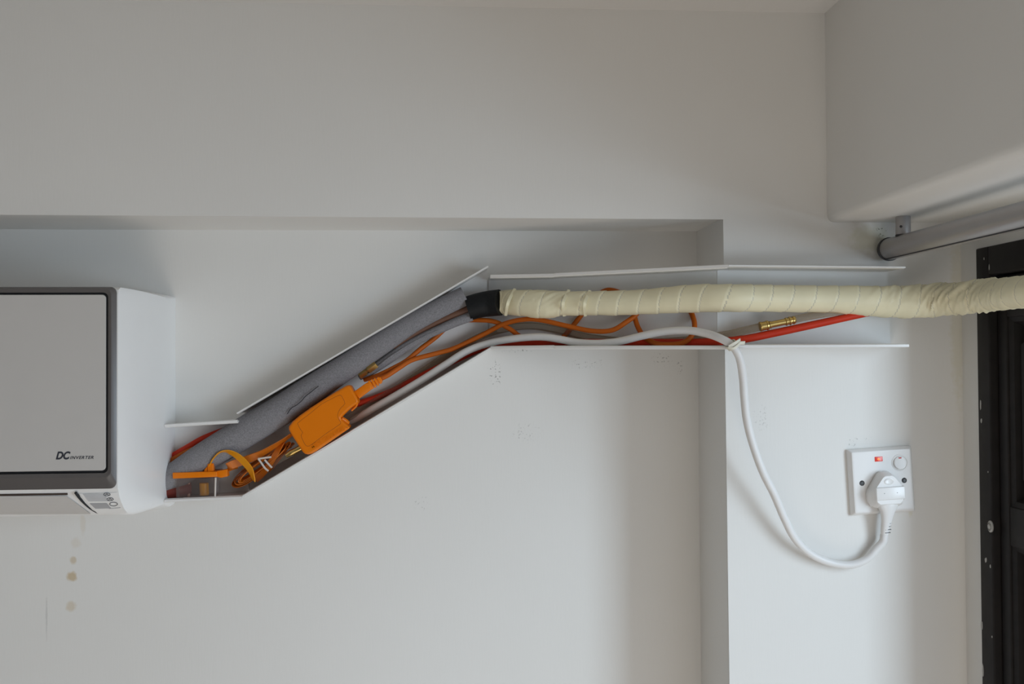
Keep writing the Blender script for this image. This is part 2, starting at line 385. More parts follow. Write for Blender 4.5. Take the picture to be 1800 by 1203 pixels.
mb = MB(); mb.loft([[V((x, y, z)) for y, z in ac_profile(s, g)] for x, s, g in secs])
body = obj('body', mb, m_acw, ac, angle=40)

def rrect(x0, x1, z0, z1, r, y, n=6):
    out = []
    for cx, cz, a0 in ((x1 - r, z1 - r, 0), (x0 + r, z1 - r, 90), (x0 + r, z0 + r, 180), (x1 - r, z0 + r, 270)):
        for k in range(n + 1):
            a = math.radians(a0 + 90 * k / n); out.append(V((cx + r * math.cos(a), y, cz + r * math.sin(a))))
    return out
def fr(pr, pt, pb, y, r):
    a = P(pr, pt, y); b = P(pr, pb, y); xl = XA - 0.80 + (XA - a.x)
    return rrect(xl, (a.x + b.x) / 2, b.z, a.z, r, y)
mb = MB()
mb.loft([fr(206, 504.5, 860, yF + 0.004, 0.008), fr(205, 505, 859, yF - 0.001, 0.008), fr(196.4, 507.4, 840.5, yF - 0.0052, 0.0077), fr(195.4, 508, 839.5, yF - 0.0058, 0.0076), fr(193.8, 508.8, 838, yF - 0.0059, 0.0074), fr(192.8, 510, 837, yF - 0.0056, 0.0072), fr(190, 514.5, 832, yF - 0.005, 0.006)], False, False)
bz = obj('bezel', mb, m_bez, ac, angle=32); bz['label'] = 'grey brown frame around the front panel'
mb = MB(); mb.loft([fr(190, 514.5, 832, yF - 0.005, 0.006), fr(189, 516, 830.5, yF - 0.002, 0.005), fr(187.5, 517, 829, yF - 0.002, 0.005)], False, True)
obj('panel_gap', mb, m_dark, ac)
mb = MB(); mb.loft([fr(186.5, 518, 827.5, yF - 0.001, 0.005), fr(186.5, 518, 827.5, yF - 0.0035, 0.005), fr(185.5, 518.8, 826.5, yF - 0.0045, 0.0045)], True, True)
fp = obj('front_panel', mb, m_acp, ac); fp['label'] = 'pale grey flat front panel'

def text(name, body_, size, origin, parent, m, bold=0.0, shear=0.0, ext=0.0001, rotz=0.0, space=1.0, fit=None):
    cu = bpy.data.curves.new(name, 'FONT'); cu.body = body_; cu.size = size; cu.shear = shear; cu.offset = bold; cu.extrude = ext; cu.space_character = space
    t = bpy.data.objects.new(name + '_text', cu); C.objects.link(t)
    bpy.context.view_layer.update()
    me = bpy.data.meshes.new_from_object(t.evaluated_get(bpy.context.evaluated_depsgraph_get()))
    bpy.data.objects.remove(t); bpy.data.curves.remove(cu)
    if fit:
        xs = [v.co.x for v in me.vertices]; k = fit / (max(xs) - min(xs)); x0 = min(xs)
        for v in me.vertices: v.co.x = (v.co.x - x0) * k
    R = Matrix.Rotation(rotz, 3, 'Z'); org = V(parent['_o'])
    for v in me.vertices:
        p = R @ v.co; v.co = V(origin) + V((p.x, -p.z, p.y)) - org
    me.name = name; me.materials.clear(); me.materials.append(m)
    o = bpy.data.objects.new(name, me); C.objects.link(o); o.parent = parent; o['_o'] = tuple(org); return o
yT = yF - 0.0046
def tw(x0, x1): return P(x1, 808, yT).x - P(x0, 808, yT).x
text('lettering', 'DC', 0.0125, P(98, 807.5, yT), fp, m_ink, bold=0.0005, shear=0.32, fit=tw(98, 124))
text('lettering', 'INVERTER', 0.0052, P(123, 807.5, yT), fp, m_ink, bold=0.0001, shear=0.32, fit=tw(123, 164.5), space=1.15)

# things on the curved underside
PR = [V((y, z)) for y, z in ac_profile(1, 0)]
PRF = [PR[0]] + PR[:5:-1] if False else [V((yF, ztop - 0.010)), PR[15], PR[14], PR[13], PR[12], PR[11], PR[10], PR[9], PR[8], PR[7], PR[6]]
def on_ac(px, py, off=0.0005):
    d = ray(px, py); best = None
    for a, b in zip(PRF, PRF[1:]):
        # CAM + t d : (y,z) on segment a + u (b-a)
        e = b - a; den = d.y * e.y - d.z * e.x
        if abs(den) < 1e-9: continue
        wx, wz = a.x - CAM.y, a.y - CAM.z
        t = (wx * e.y - wz * e.x) / den; u = (wx * d.z - wz * d.y) / den
        if -0.02 <= u <= 1.02 and t > 0 and (best is None or t < best[0]): best = (t, e)
    if best is None: return P(px, py, YR)
    e = best[1]; nrm = V((0, e.y, -e.x)).normalized()
    if nrm.y > 0: nrm = -nrm
    return CAM + d * best[0] + nrm * off
def decal(name, poly_px, m, off=0.0005, parent=ac, sub=6):
    """four-cornered patch laid on the curved underside"""
    mb = MB(); a, b, c_, d = [V((*p, 0)) for p in poly_px]; g = []
    for i in range(sub + 1):
        for j in range(sub + 1):
            u, v = i / sub, j / sub; q = a.lerp(b, u).lerp(d.lerp(c_, u), v); g.append(on_ac(q.x, q.y, off))
    n = sub + 1; top = [(i * n + j, i * n + j + 1, (i + 1) * n + j + 1, (i + 1) * n + j) for i in range(sub) for j in range(sub)]
    mb.add(g, top); return obj(name, mb, m, parent)
ctl = decal('control_panel', [(139, 867.5), (206, 866), (222, 902), (172, 903)], m_acw, 0.0006)
decal('display', [(146, 868), (184, 867.5), (192, 880.5), (156, 881)], m_lcd, 0.0010, ctl)
decal('display', [(158, 884.5), (188, 884), (196, 893), (168, 893.5)], m_lcd2, 0.0010, ctl)
for cx, cy, rx, ry, inner in ((188.5, 869, 5.6, 2.6, 1), (194, 877, 5.6, 2.6, 1), (200, 885.5, 6.8, 3.2, 0)):
    mb = MB(); k = [V(on_ac(cx + rx * math.cos(a), cy + ry * math.sin(a), 0.001)) for a in [2 * math.pi * i / 20 for i in range(20)]]
    tube(mb, k + [k[0]], 0.00035, 6, 2)
    if inner: tube(mb, [on_ac(cx - 2.4, cy + 1, 0.001), on_ac(cx, cy - 1, 0.001), on_ac(cx + 2.4, cy + 1, 0.001)], 0.0004, 6, 2)
    obj('indicator_mark', mb, m_ink, ctl)
mb = MB(); tube(mb, [on_ac(192, 893.3, 0.001), on_ac(203, 892.5, 0.001), on_ac(212, 891.6, 0.001)], 0.0003, 6, 2); obj('indicator_mark', mb, m_lcd2, ctl)
mb = MB(); s_ = [(133, 866.5), (139, 874), (147, 883.5), (157, 893), (166, 899.5), (173, 903.2)]
tube(mb, [on_ac(x, y, 0.0002) for x, y in s_], [0.0017, 0.0018, 0.0015, 0.0011, 0.0007, 0.0004], 8); obj('flap_gap', mb, m_dark, ac)
mb = MB(); xl = XA - 0.7
a = on_ac(119, 868.5, 0.0003); tube(mb, [V((xl, a.y, a.z)), a], 0.0013, 8, 2); obj('flap_gap', mb, m_gap, ac)
decal('louver_flap', [(-330, 872.5), (118, 871.5), (160, 902.5), (-330, 904.5)], m_acp, 0.0012, ac, 14)['label'] = 'pale closed louver flap'

# ------------------------------------------------------------------ cable trunking without its covers
DP = 0.055
def flange(mb, pts, out, lip=1.0):
    """wall of the trunk along front-edge points; out=+1 when it is the upper one"""
    prof = []
    loops = []
    for i, p in enumerate(pts):
        t = (pts[min(len(pts) - 1, i + 1)] - pts[max(0, i - 1)]); t.y = 0; t.normalize()
        n = V((-t.z, 0, t.x)) * out                       # outwards in the wall plane
        lo = []
        for dy, dn in ((0, 0.0), (0, 0.0030), (0.0025, 0.0038), (0.0040, 0.0022), (0.0070, 0.0022), (DP, 0.0022), (DP, 0.0), (0.0070, 0), (0.0050, -0.0012), (0.0035, 0)):
            lo.append(p + V((0, dy, 0)) + n * (dn * lip - 0.0012 * lip))
        loops.append(lo)
    return mb.loft(loops)
# depth of the trunk's back along the run
def back_y(px):
    a, b = 863.0, 1280.0
    if px <= a: return YR
    if px >= b: return YC
    Xa, Xb = P(a, 560, YR).x, P(b, 560, YC).x
    r = ray(px, 560); k = (YC - YR) / (Xb - Xa)           # y = YR + k (X - Xa), X = r.x/r.y*y
    s_ = r.x / r.y; return (YR - k * Xa) / (1 - k * s_)
BY = back_y

def trunk(label, up, lo, joints=(), lips=(1, 1)):
    """up / lo: (px, py, wall depth) of the front edges, paired"""
    U = [P(a, b, Y - DP) for a, b, Y in up]; Lw = [P(a, b, Y - DP) for a, b, Y in lo]
    t = thing('cable_trunking', label, 'cable trunking', tuple((U[0] + Lw[0]) / 2 + V((0, DP, 0))), 'open cable trunking sections')
    back = V((0, DP - 0.0025, 0)); th = V((0, 0.0020, 0))
    mb = MB()
    for k in range(len(U) - 1):
        q = [U[k] + back, U[k + 1] + back, Lw[k + 1] + back, Lw[k] + back]
        mb.loft([q, [p + th for p in q]])
    obj('back_plate', mb, m_pvc, t)
    for nm, pts, s_, lp in (('upper_flange', U, 1, lips[0]), ('lower_flange', Lw, -1, lips[1])):
        mb = MB(); cut = [0] + list(joints) + [len(pts) - 1]
        for a, b in zip(cut, cut[1:]): flange(mb, [p + V((0, -0.0008 * (a > 0), 0.0006 * s_ * (a > 0))) for p in pts[a:b + 1]], s_, lp)
        obj(nm, mb, m_pvc, t, angle=30)
    return t
trunk('short white open trunking piece beside the air conditioner', [(289, 749.5, YR), (417.5, 741.5, YR)], [(289, 881, YR), (425, 875, YR)])
trunk('long diagonal white open trunking piece rising across the wall', [(416, 727.5, YR), (858, 468.5, YR)], [(426, 873.5, YR), (862.5, 612.5, YR)], (), (.5, .75))
trunk('white open trunking piece stepping from the recessed wall to the pillar edge', [(862, 486, YR - 0.0005), (975, 484, BY(975)), (1280, 469, YC - 0.004)], [(862.5, 611.5, YR - 0.0005), (975, 610, BY(975)), (1280, 610, YC - 0.004)], (1,))
trunk('white open trunking piece on the pillar, ending before the door', [(1281, 467.5, YC), (1592, 470.5, YC)], [(1281, 609, YC), (1598, 607.5, YC)], (), (.6, 1))

def I(px, py, off): return P(px, py, back_y(px) - off)    # a point 'off' metres in front of the trunk's back

# ------------------------------------------------------------------ grey foam insulation and the pipes in it
fo = thing('pipe_insulation', 'thick grey foam tube lying along the diagonal trunking', 'pipe insulation', tuple(I(430, 760, 0.03)))
fp_ = [(268, 858, 21), (306, 837.5, 23), (352, 807.5, 25), (392, 784, 26.5), (432, 759, 27), (500, 718, 26.5), (544, 688, 25.5), (613.5, 642, 22.5), (647.5, 618, 21), (681.5, 596, 19.5), (722.5, 569, 18), (770, 543.5, 17.5), (817, 520.5, 17)]
mb = MB()
ctr = cr([V((*I(a, b, 0.033), S(r_, YR - 0.035))) for a, b, r_ in fp_], 10)
path = [V(q[:3]) for q in ctr]; _, R = frames(path); loops = []
for i, (p, q, (a, b)) in enumerate(zip(path, ctr, R)):
    lo = []
    for k in range(40):
        th = 2 * math.pi * k / 40
        rr = q[3] * (1 + 0.025 * noise.noise(V((i * 0.07, math.cos(th) * 1.2, math.sin(th) * 1.2))))
        lo.append(p + a * math.cos(th) * rr + b * math.sin(th) * rr * 0.86)
    loops.append(lo)
ins = [[p + (v_ - p) * 0.55 for v_ in lo] for p, lo in zip(path, loops)]
mb.loft(loops + [ins[-1], [v_ - (path[-1] - path[-2]).normalized() * 0.012 for v_ in ins[-1]]], True, True)
obj('foam_sleeve', mb, m_foam, fo, angle=50)
# tear line in the foam
mb = MB(); tr_ = [(505, 728), (512, 718), (522, 712), (531, 704), (537, 697), (546, 690), (552, 685), (560, 679)]
tube(mb, [P(a, b, YR - 0.0545 + 0.0004 * abs(i - 4)) for i, (a, b) in enumerate(tr_)], 0.0006, 6, 4)
obj('tear', mb, m_cap, fo)
mb = MB(); tube(mb, [I(690, 608, 0.026), I(740, 579, 0.026), I(790, 556, 0.028), I(840, 539, 0.030)], S(8.5, YR), 12)
tag(obj('copper_pipe', mb, m_copper), 'brown copper pipe showing between the two grey foam tubes', 'pipe')
fo2 = thing('pipe_insulation', 'thin split grey foam tube under the thick one near the black tape', 'pipe insulation', tuple(I(720, 620, 0.02)))
mb = MB()
tube(mb, [I(632, 664, 0.020), I(655, 650, 0.024), I(690, 626, 0.026), I(711, 611, 0.027), I(745, 592, 0.029), I(775, 578, 0.031), I(800, 567, 0.032), I(829, 556, 0.033)],
     [S(r_, YR) for r_ in (5, 8, 9, 8.4, 7.6, 7.6, 8, 8.6)], 20, 8)
obj('foam_sleeve', mb, m_foam, fo2)
mb = MB(); tube(mb, [I(645, 660, 0.030), I(664, 645, 0.0325), I(690, 625, 0.0335), I(730, 600, 0.034), I(770, 581, 0.036)], 0.0016, 8); obj('split_edge', mb, m_foam, fo2)
mb = MB(); c0, c1 = P(632, 661.5, YR - 0.032), P(661, 640, YR - 0.032)
ax = (c1 - c0).normalized(); up = V((0, -1, 0)); sd = ax.cross(up)
def hexloop(p, r_, n=6): return [p + (up * math.cos(2 * math.pi * k / n) + sd * math.sin(2 * math.pi * k / n)) * r_ for k in range(n)]
for t0, t1, r_ in ((0, 0.38, 0.0050), (0.38, 0.50, 0.0032), (0.50, 1.0, 0.0064)):
    mb.loft([hexloop(c0.lerp(c1, t0), r_), hexloop(c0.lerp(c1, t1), r_)])
tag(obj('flare_nut', mb, m_brass), 'small brass nut peeping out below the thick grey foam tube', 'pipe fitting')

# ------------------------------------------------------------------ wrapped pipe bundle
wp = thing('wrapped_pipe', 'thick pipe bundle wound in cream tape leading out past the door', 'pipe', tuple(I(880, 530, 0.033)))
mb = MB(); tube(mb, [I(822, 543, 0.031), I(840, 537.5, 0.032), I(860, 534, 0.033), I(879, 532, 0.0335)], [S(21, YR), S(21.5, YR), S(22.3, YR), S(22.6, YR)], 28, 8)
obj('black_tape_end', mb, m_black, wp)['label'] = 'black taped end'
yW = lambda px: PX(px, 520, XR - 0.030).y
wr = [(876, 531.5, YR - 0.0335, 20.6), (890, 532, YR - 0.0335, 21.8), (920, 533, back_y(920) - 0.034, 23.5), (955, 535.5, back_y(955) - 0.035, 25), (985, 534, back_y(985) - 0.035, 22), (1020, 533.5, back_y(1020) - 0.034, 21.5), (1075, 533, back_y(1075) - 0.034, 22),
      (1130, 531, back_y(1130) - 0.034, 22.2), (1180, 527.5, back_y(1180) - 0.035, 24), (1220, 525, back_y(1220) - 0.036, 25), (1280, 524, YC - 0.037, 25), (1340, 524.5, YC - 0.036, 24.6), (1440, 526, YC - 0.036, 24.5),
      (1500, 528, YC - 0.036, 26.5), (1560, 531, YC - 0.037, 29), (1620, 529.5, YC - 0.045, 30), (1660, 527, YC - 0.062, 29.8), (1700, 523.5, YC - 0.092, 29.5), (1740, 520, YC - 0.128, 29), (1800, 513, yW(1800) - 0.012, 30), (1900, 500, yW(1900) - 0.012, 33), (2060, 480, yW(2060) - 0.01, 39)]
c4 = cr([V((*P(a, b, Y), S(r_, Y))) for a, b, Y, r_ in wr], 40)
pth = [V(q[:3]) for q in c4]; L = [0]
for a, b in zip(pth, pth[1:]): L.append(L[-1] + (b - a).length)
N_ = int(L[-1] / 0.0013); rs = []; k = 0
for i in range(N_ + 1):
    s_ = L[-1] * i / N_
    while k < len(L) - 2 and L[k + 1] < s_: k += 1
    t = (s_ - L[k]) / max(1e-9, L[k + 1] - L[k]); rs.append((s_, c4[k].lerp(c4[k + 1], t)))
path = [V(q[:3]) for _, q in rs]; _, R = frames(path); SEG = 48; loops = []; seam = []
pxs = [w_[0] for w_ in wr]
def bump(x, c, w_): return math.exp(-((x - c) / w_) ** 2)
for i, ((s_, q), (a, b)) in enumerate(zip(rs, R)):
    p = V(q[:3]); rel = M.transposed() @ (p - CAM); px = 900 + F * rel.x / -rel.z
    wrk = 0.8 * bump(px, 965, 32) + 1.0 * bump(px, 1560, 45) + 2.6 * bump(px, 1690, 75)
    lo = []; sl = []
    for k in range(SEG):
        th = 2 * math.pi * k / SEG
        ph = (s_ / 0.0275 + th / (2 * math.pi) * 1.0 + 0.12 * noise.noise(V((s_ * 14, 3, 1)))) % 1.0
        rr = q[3] + 0.0009 * (ph - 0.5)
        # creases running with the winding
        cz = noise.noise(V((s_ * 65 + th * 1.9, math.cos(th) * 0.7, 2.0))) + 0.5 * noise.noise(V((s_ * 190 + th * 2.8, math.cos(th), 7.0)))
        rr += 0.0019 * wrk * (abs(cz) * 1.4 - 0.35) + 0.0006 * noise.noise(V((s_ * 30, math.cos(th), math.sin(th))))
        lo.append(p + a * math.cos(th) * rr + b * math.sin(th) * rr); sl.append(ph)
    loops.append(lo); seam.append(sl)
mb = MB(); mb.loft(loops)
for i in range(N_):
    for k in range(SEG):
        if seam[i][k] < 0.045: mb.m[i * SEG + k] = 1
obj('cream_wrapping', mb, [m_cream, m_seam], wp, angle=60)
# loose diagonal flaps of tape near the black end
for (x0, y0, x1, y1, x2, y2) in ((905, 508, 893, 533, 889, 555), (1000, 510, 990, 533, 992, 556), (1037, 511, 1028, 534, 1029, 556)):
    mb = MB(); pts = []
    for x, y, o_ in ((x0, y0, 0.036), (x1, y1, 0.0580), (x2, y2, 0.036)): pts.append(I(x, y, o_))
    ribbon(mb, pts, [V((1, 0, 0))] * 3, 0.004, 0.0010, 10); obj('tape_flap', mb, m_cream, wp)

# ------------------------------------------------------------------ hoses
rh = [(272, 821, .014), (300, 804.5, .014), (330, 787, .013), (362, 769.5, .011), (420, 748, .008), (500, 722, .008), (570, 716, .010), (620, 712, .012), (680, 692, .013), (735, 664, .014), (790, 638, .016), (850, 612, .016), (900, 604, .020), (975, 602, .022),
      (1060, 602, .023), (1150, 602, .024), (1230, 602, .026), (1300, 597.5, .030), (1360, 586, .034), (1430, 571, .036), (1490, 558, .036), (1540, 548, .034)]
mb = MB(); tube(mb, [I(*a) for a in rh], [0.0046] * 16 + [0.0049, 0.0050, 0.0050, 0.0049, 0.0046, 0.004], 16, 8)
tag(obj('red_hose', mb, m_red), 'long red rubber hose running through the trunking into the cream wrapping', 'hose')
mb = MB(); tube(mb, [I(262, 858, .03), I(290, 860, .03), I(312, 860, .028), I(330, 858, .020)], [0.014] * 4, 16)
tag(obj('drain_hose', mb, m_drain), 'dark red drain hose end behind the clear tank', 'hose')
h1 = [(604, 738, .022), (625, 727, .020), (660, 706, .016), (700, 682, .013), (745, 652, .011), (790, 622, .010), (840, 594, .009), (880, 580, .009), (930, 573, .009), (980, 580, .010), (1040, 594, .012), (1120, 602, .014), (1200, 599, .018), (1270, 590, .024), (1310, 581, .030), (1345, 573, .034)]
mb = MB(); tube(mb, [I(*a) for a in h1], 0.0052, 16, 8)
tag(obj('clear_hose', mb, m_hose), 'see-through hose along the trunking ending at the brass connector', 'hose')
mb = MB(); tube(mb, [I(1382, 565, .036), I(1420, 557, .037), I(1470, 549, .037), I(1520, 543, .034)], 0.0046, 16, 8)
tag(obj('clear_hose', mb, m_hose), 'see-through hose from the brass connector into the cream wrapping', 'hose')
br = thing('hose_connector', 'brass barbed hose connector joining two see-through hoses', 'hose fitting', tuple(I(1366, 570, .036)))
A, B = P(1334, 575, YC - .0365), P(1398, 562.5, YC - .0375); ax = (B - A).normalized(); s1 = ax.cross(V((0, 1, 0))).normalized(); s2 = ax.cross(s1)
def ring(t, r_): c_ = A.lerp(B, t); return [c_ + (s1 * math.cos(2 * math.pi * k / 16) + s2 * math.sin(2 * math.pi * k / 16)) * r_ for k in range(16)]
mb = MB(); mb.loft([ring(t, r_) for t, r_ in ((0.27, .0040), (0.28, .0047), (0.33, .0047), (0.34, .0040), (0.72, .0040), (0.73, .0053), (0.755, .0053), (0.76, .0042), (0.82, .0042), (0.83, .0055), (0.86, .0055), (0.865, .0044), (0.92, .0042), (0.93, .0054), (0.97, .0050), (1.0, .0040), (1.0, .0022), (0.96, .0020))])
obj('barbed_tail', mb, m_brass, br)
mb = MB(); mb.loft([ring(t, r_) for t, r_ in ((0.02, .0040), (0.025, .0062), (0.06, .0064), (0.07, .0056), (0.20, .0056), (0.21, .0064), (0.25, .0062), (0.26, .0044))])
obj('ferrule', mb, m_brass, br)

# ------------------------------------------------------------------ orange supply cables
OC = 0.0034
o1 = [(664, 668, .040), (680, 661, .038), (700, 648, .033), (725, 633, .029), (765, 622, .026), (800, 612, .025), (850, 588, .026), (885, 570, .028), (920, 562, .030), (950, 563, .031), (1000, 574, .031), (1040, 582, .031), (1075, 581, .031), (1100, 567, .028), (1120, 551, .018), (1116, 538, .012),
      (1100, 530, .010)]
mb = MB(); tube(mb, [I(*a) for a in o1], OC, 12, 8)
o2 = [(640, 668, .022), (665, 660, .028), (690, 648, .028), (715, 634, .026), (740, 613, .022), (765, 594, .014), (790, 572, .010), (815, 564, .014), (845, 563, .022), (870, 566, .026), (895, 578, .026), (915, 592, .023), (945, 606, .016), (975, 605, .012), (990, 593, .010), (1008, 572, .010), (1025, 550, .010), (1045, 525, .010), (1062, 512, .010), (1078, 511, .010), (1098, 520, .010), (1112, 545, .014), (1120, 572, .020), (1132, 592, .025), (1150, 603, .031), (1172, 606, .035), (1200, 603, .035), (1216, 590, .030), (1221, 572, .022), (1216, 552, .014), (1205, 535, .010)]
mb2 = MB(); tube(mb2, [I(*a) for a in o2], OC, 12, 8)
pc = thing('orange_power_cable', 'orange two core cable looping behind the cream pipe from the orange pump', 'cable', tuple(I(700, 648, .03)))
obj('cable_core', mb, m_ocable, pc); obj('cable_core', mb2, m_ocable, pc)
mb = MB(); tube(mb, [I(268, 830, .024), I(300, 811, .022), I(330, 794, .016), I(360, 780, .010), I(420, 755, .008)], 0.0040, 12)
tag(obj('orange_cable', mb, m_ocable), 'short orange cable under the red hose where it leaves the air conditioner', 'cable')
# moulded plug on the pump
yP = YR - 0.062
mb = MB(); prism(mb, Q([(621, 689.5), (645, 672.5), (650, 675), (654, 684), (631, 701.5)], yP + 0.008), 0.014); obj('connector', mb, m_orange, pc, bevel=0.0012)
a, b = P(650, 678, yP + 0.013), P(671, 667, yP + 0.016); mb = MB()
d = (b - a).normalized(); nn = V((0, -1, 0)); ss = d.cross(nn)
for t0, t1, h in ((0, .2, .0062), (.26, .42, .0062), (.5, .64, .0058), (.72, .9, .0050), (0, 1, .0036)):
    mb.loft([[a.lerp(b, t) + ss * sx * h + nn * sy * h * 0.75 for sx, sy in ((-1, -1), (1, -1), (1, 1), (-1, 1))] for t in (t0, t1)])
obj('strain_relief', mb, m_orange, pc, bevel=0.0005)

# ------------------------------------------------------------------ orange condensate pump
pump = thing('condensate_pump', 'bright orange flat moulded pump resting in the diagonal trunking', 'pump', tuple(P(560, 740, YR - 0.03)))
zz = lambda l: [(400 + a / 5.467, 600 + b / 5.467) for a, b in l]
outl = zz([(586, 822), (625, 770), (690, 716), (800, 638), (900, 573), (1000, 510), (1080, 463), (1140, 428), (1158, 425), (1180, 432), (1194, 450), (1215, 492), (1245, 545), (1258, 575), (1252, 600), (1215, 622), (1175, 652), (1140, 685), (1112, 712), (1090, 738), (1098, 758), (1125, 785), (1158, 812), (1172, 826), (1168, 840), (1140, 860), (1000, 957), (850, 1060), (808, 1084), (770, 1092), (742, 1086), (722, 1070), (690, 1022), (640, 945), (600, 880), (586, 850)])
Fp = Q(outl, yP)
def inset(poly, d):
    out = []; n = len(poly); ar = sum(poly[i].x * poly[(i + 1) % n].z - poly[(i + 1) % n].x * poly[i].z for i in range(n)); sg = 1 if ar > 0 else -1
    for i in range(n):
        a_, b_, c_ = poly[i - 1], poly[i], poly[(i + 1) % n]
        t1 = (b_ - a_); t1.y = 0; t1.normalize(); t2 = (c_ - b_); t2.y = 0; t2.normalize()
        n1 = V((-t1.z, 0, t1.x)) * sg; n2 = V((-t2.z, 0, t2.x)) * sg; m_ = (n1 + n2)
        m_ = m_ / max(0.5, m_.length_squared / 2) / 1.0 if m_.length > 1e-6 else n1
        out.append(b_ + m_ * d)
    return out
dy = lambda L_, d: [p + V((0, d, 0)) for p in L_]
mb = MB(); mb.loft([dy(inset(Fp, .0012), .030), dy(Fp, .028), dy(Fp, .0135), dy(inset(Fp, .0006), .013), dy(Fp, .0125), dy(Fp, .0032), dy(inset(Fp, .0004), .0018), dy(inset(Fp, .0013), .0006), dy(inset(Fp, .0026), 0), dy(inset(Fp, .0034), 0)])
hs = obj('housing', mb, m_orange, pump, angle=60)
pan = Q(zz([(672, 790), (720, 750), (800, 690), (900, 608), (1000, 555), (1080, 518), (1105, 545), (1128, 600), (1090, 640), (1062, 690), (1060, 730), (1076, 765), (1085, 795), (960, 880), (850, 962), (785, 1008), (750, 1000), (722, 950), (706, 905), (722, 880), (700, 848), (680, 810)]), yP)
mb = MB(); tube(mb, dy(pan + [pan[0]], 0.0001), 0.0003, 6, 2); obj('panel_seam', mb, m_oline, hs)
ang = math.atan2(1000 - 845, 1110 - 800)
text('embossed_lettering', 'MINI ORANGE', 0.0075, P(*zz([(812, 1036)])[0], yP), hs, m_orange, bold=0.0002, ext=0.0006, rotz=ang + 0.06, fit=S(65, yP))
mb = MB(); a, b = P(*zz([(1095, 742)])[0], yP + 0.006), P(*zz([(1160, 790)])[0], yP + 0.012)
tube(mb, [a, a.lerp(b, .5), b], [.0026, .0036, .0030], 12, 4); obj('outlet_boss', mb, m_orange, pump)
mb = MB(); tube(mb, [P(618, 722, yP + .016), P(626, 714, yP + .014), P(628, 708, yP + .012)], .0016, 10, 3); obj('locking_tab', mb, m_orange, pump)
mb = MB(); a, b = P(503, 801.5, YR - .043), P(532, 786, YR - .045)
tube(mb, [a, a.lerp(b, .3), a.lerp(b, .6), b], [.0030, .0044, .0040, .0044], 12, 4); obj('inlet_tail', mb, m_brass, pump)
mb = MB(); tube(mb, [P(475, 818, YR - .030), P(495, 806, YR - .036), P(514, 796, YR - .043)], .0048, 12, 5); obj('inlet_hose', mb, m_hose, pump)

# ------------------------------------------------------------------ clear float tank with orange lid
y1 = YR - 0.050
tank = thing('float_tank', 'small clear plastic tank with orange lid at the foot of the trunking', 'tank', tuple(P(343, 877, y1)))
D2 = 0.034
mb = MB(); mb.loft([Q([(303, 831.5), (381, 829.5), (381.5, 838.8), (303.5, 842)], y1 - 0.002), dy(Q([(303, 831.5), (381, 829.5), (381.5, 838.8), (303.5, 842)], y1 - 0.002), D2 + 0.004)])
lid = obj('lid', mb, m_orange, tank, bevel=0.0008)
for poly, y_, d_ in ((Q([(364.5, 815.5), (375, 815), (375.3, 829), (364.7, 829.5)], y1 + .003), 0, .010), (Q([(381, 828.5), (399, 825.5), (400, 838), (388, 840.5), (381, 838.5)], y1 + 0.001), 0, .014), (Q([(358, 829.5), (360, 825), (364.5, 820), (364.5, 829.5)], y1 + .004), 0, .006)):
    mb = MB(); prism(mb, poly, d_); obj('clip', mb, m_orange, lid, bevel=0.0006)
mb = MB(); q0 = Q([(308.5, 841.5), (377, 839), (377, 876), (310, 877.5)], y1)
q1 = inset(q0, 0.0016)
mb.loft([q0, dy(q0, D2)]); mb.loft([dy(q1, 0.0016), dy(q1, D2 - 0.0016)])
obj('clear_box', mb, m_tank, tank, bevel=0.0005)
mb = MB(); ct = P(358.5, 849, y1 + .016); cb = P(359.5, 871, y1 + .016)
mb.loft([[p + V((math.cos(k * math.pi / 10) * r_, math.sin(k * math.pi / 10) * r_, 0)) for k in range(20)] for p, r_ in ((ct, .0056), (ct.lerp(cb, .04), .0062), (ct.lerp(cb, .96), .0062), (cb, .0056))])
obj('float', mb, m_float, tank)
mb = MB(); tube(mb, [P(331, 842, y1 + .02), P(331.5, 875, y1 + .02)], .0024, 10, 2); obj('inner_tube', mb, mat('pink_beige_tube', (0.62, 0.36, 0.26), .4), tank)
mb = MB(); tube(mb, [P(379, 840, YR - .05), P(378, 877, YR - .05)], .0012, 10, 2); obj('vent_tube', mb, m_wtie, tank)

# ------------------------------------------------------------------ sensor ribbon cable: loop, lead and tied coil
rb = thing('sensor_cable', 'flat orange ribbon cable tied in a coil beside the clear tank', 'cable', tuple(P(440, 840, YR - .02)))
z3 = lambda l: [(280 + a / 6.667, 720 + b / 6.667) for a, b in l]
z6 = lambda l: [(380 + a / 12.03, 780 + b / 12.03) for a, b in l]
yl = z3([(596, 650), (640, 575), (700, 515), (770, 496), (850, 512), (930, 560), (1000, 625), (1060, 700), (1088, 770), (1110, 838)])
dep = [.044, .047, .049, .050, .051, .051, .050, .048, .046, .043]
wd = [V((0.1, -1, 0)), V((0.1, -1, .1)), V((.15, -1, .15)), V((.1, -1, .35)), V((.25, -.9, .7)), V((.5, -.6, .7)), V((.7, -.55, .55)), V((.8, -.6, .3)), V((.6, -.8, .15)), V((.35, -.9, .1))]
mb = MB(); ribbon(mb, [P(x, y, YR - d_) for (x, y), d_ in zip(yl, dep)], wd, 0.0105, 0.0014, 8); obj('float_lead', mb, m_yellow, rb)['label'] = 'yellow orange ribbon arched over the coil'
ld = z3([(1560, 290), (1450, 365), (1330, 440), (1200, 515), (1080, 568), (960, 612), (860, 645), (815, 668), (812, 690), (850, 688), (920, 672)])
dep = [.047, .044, .042, .041, .040, .040, .040, .041, .038, .035, .033]
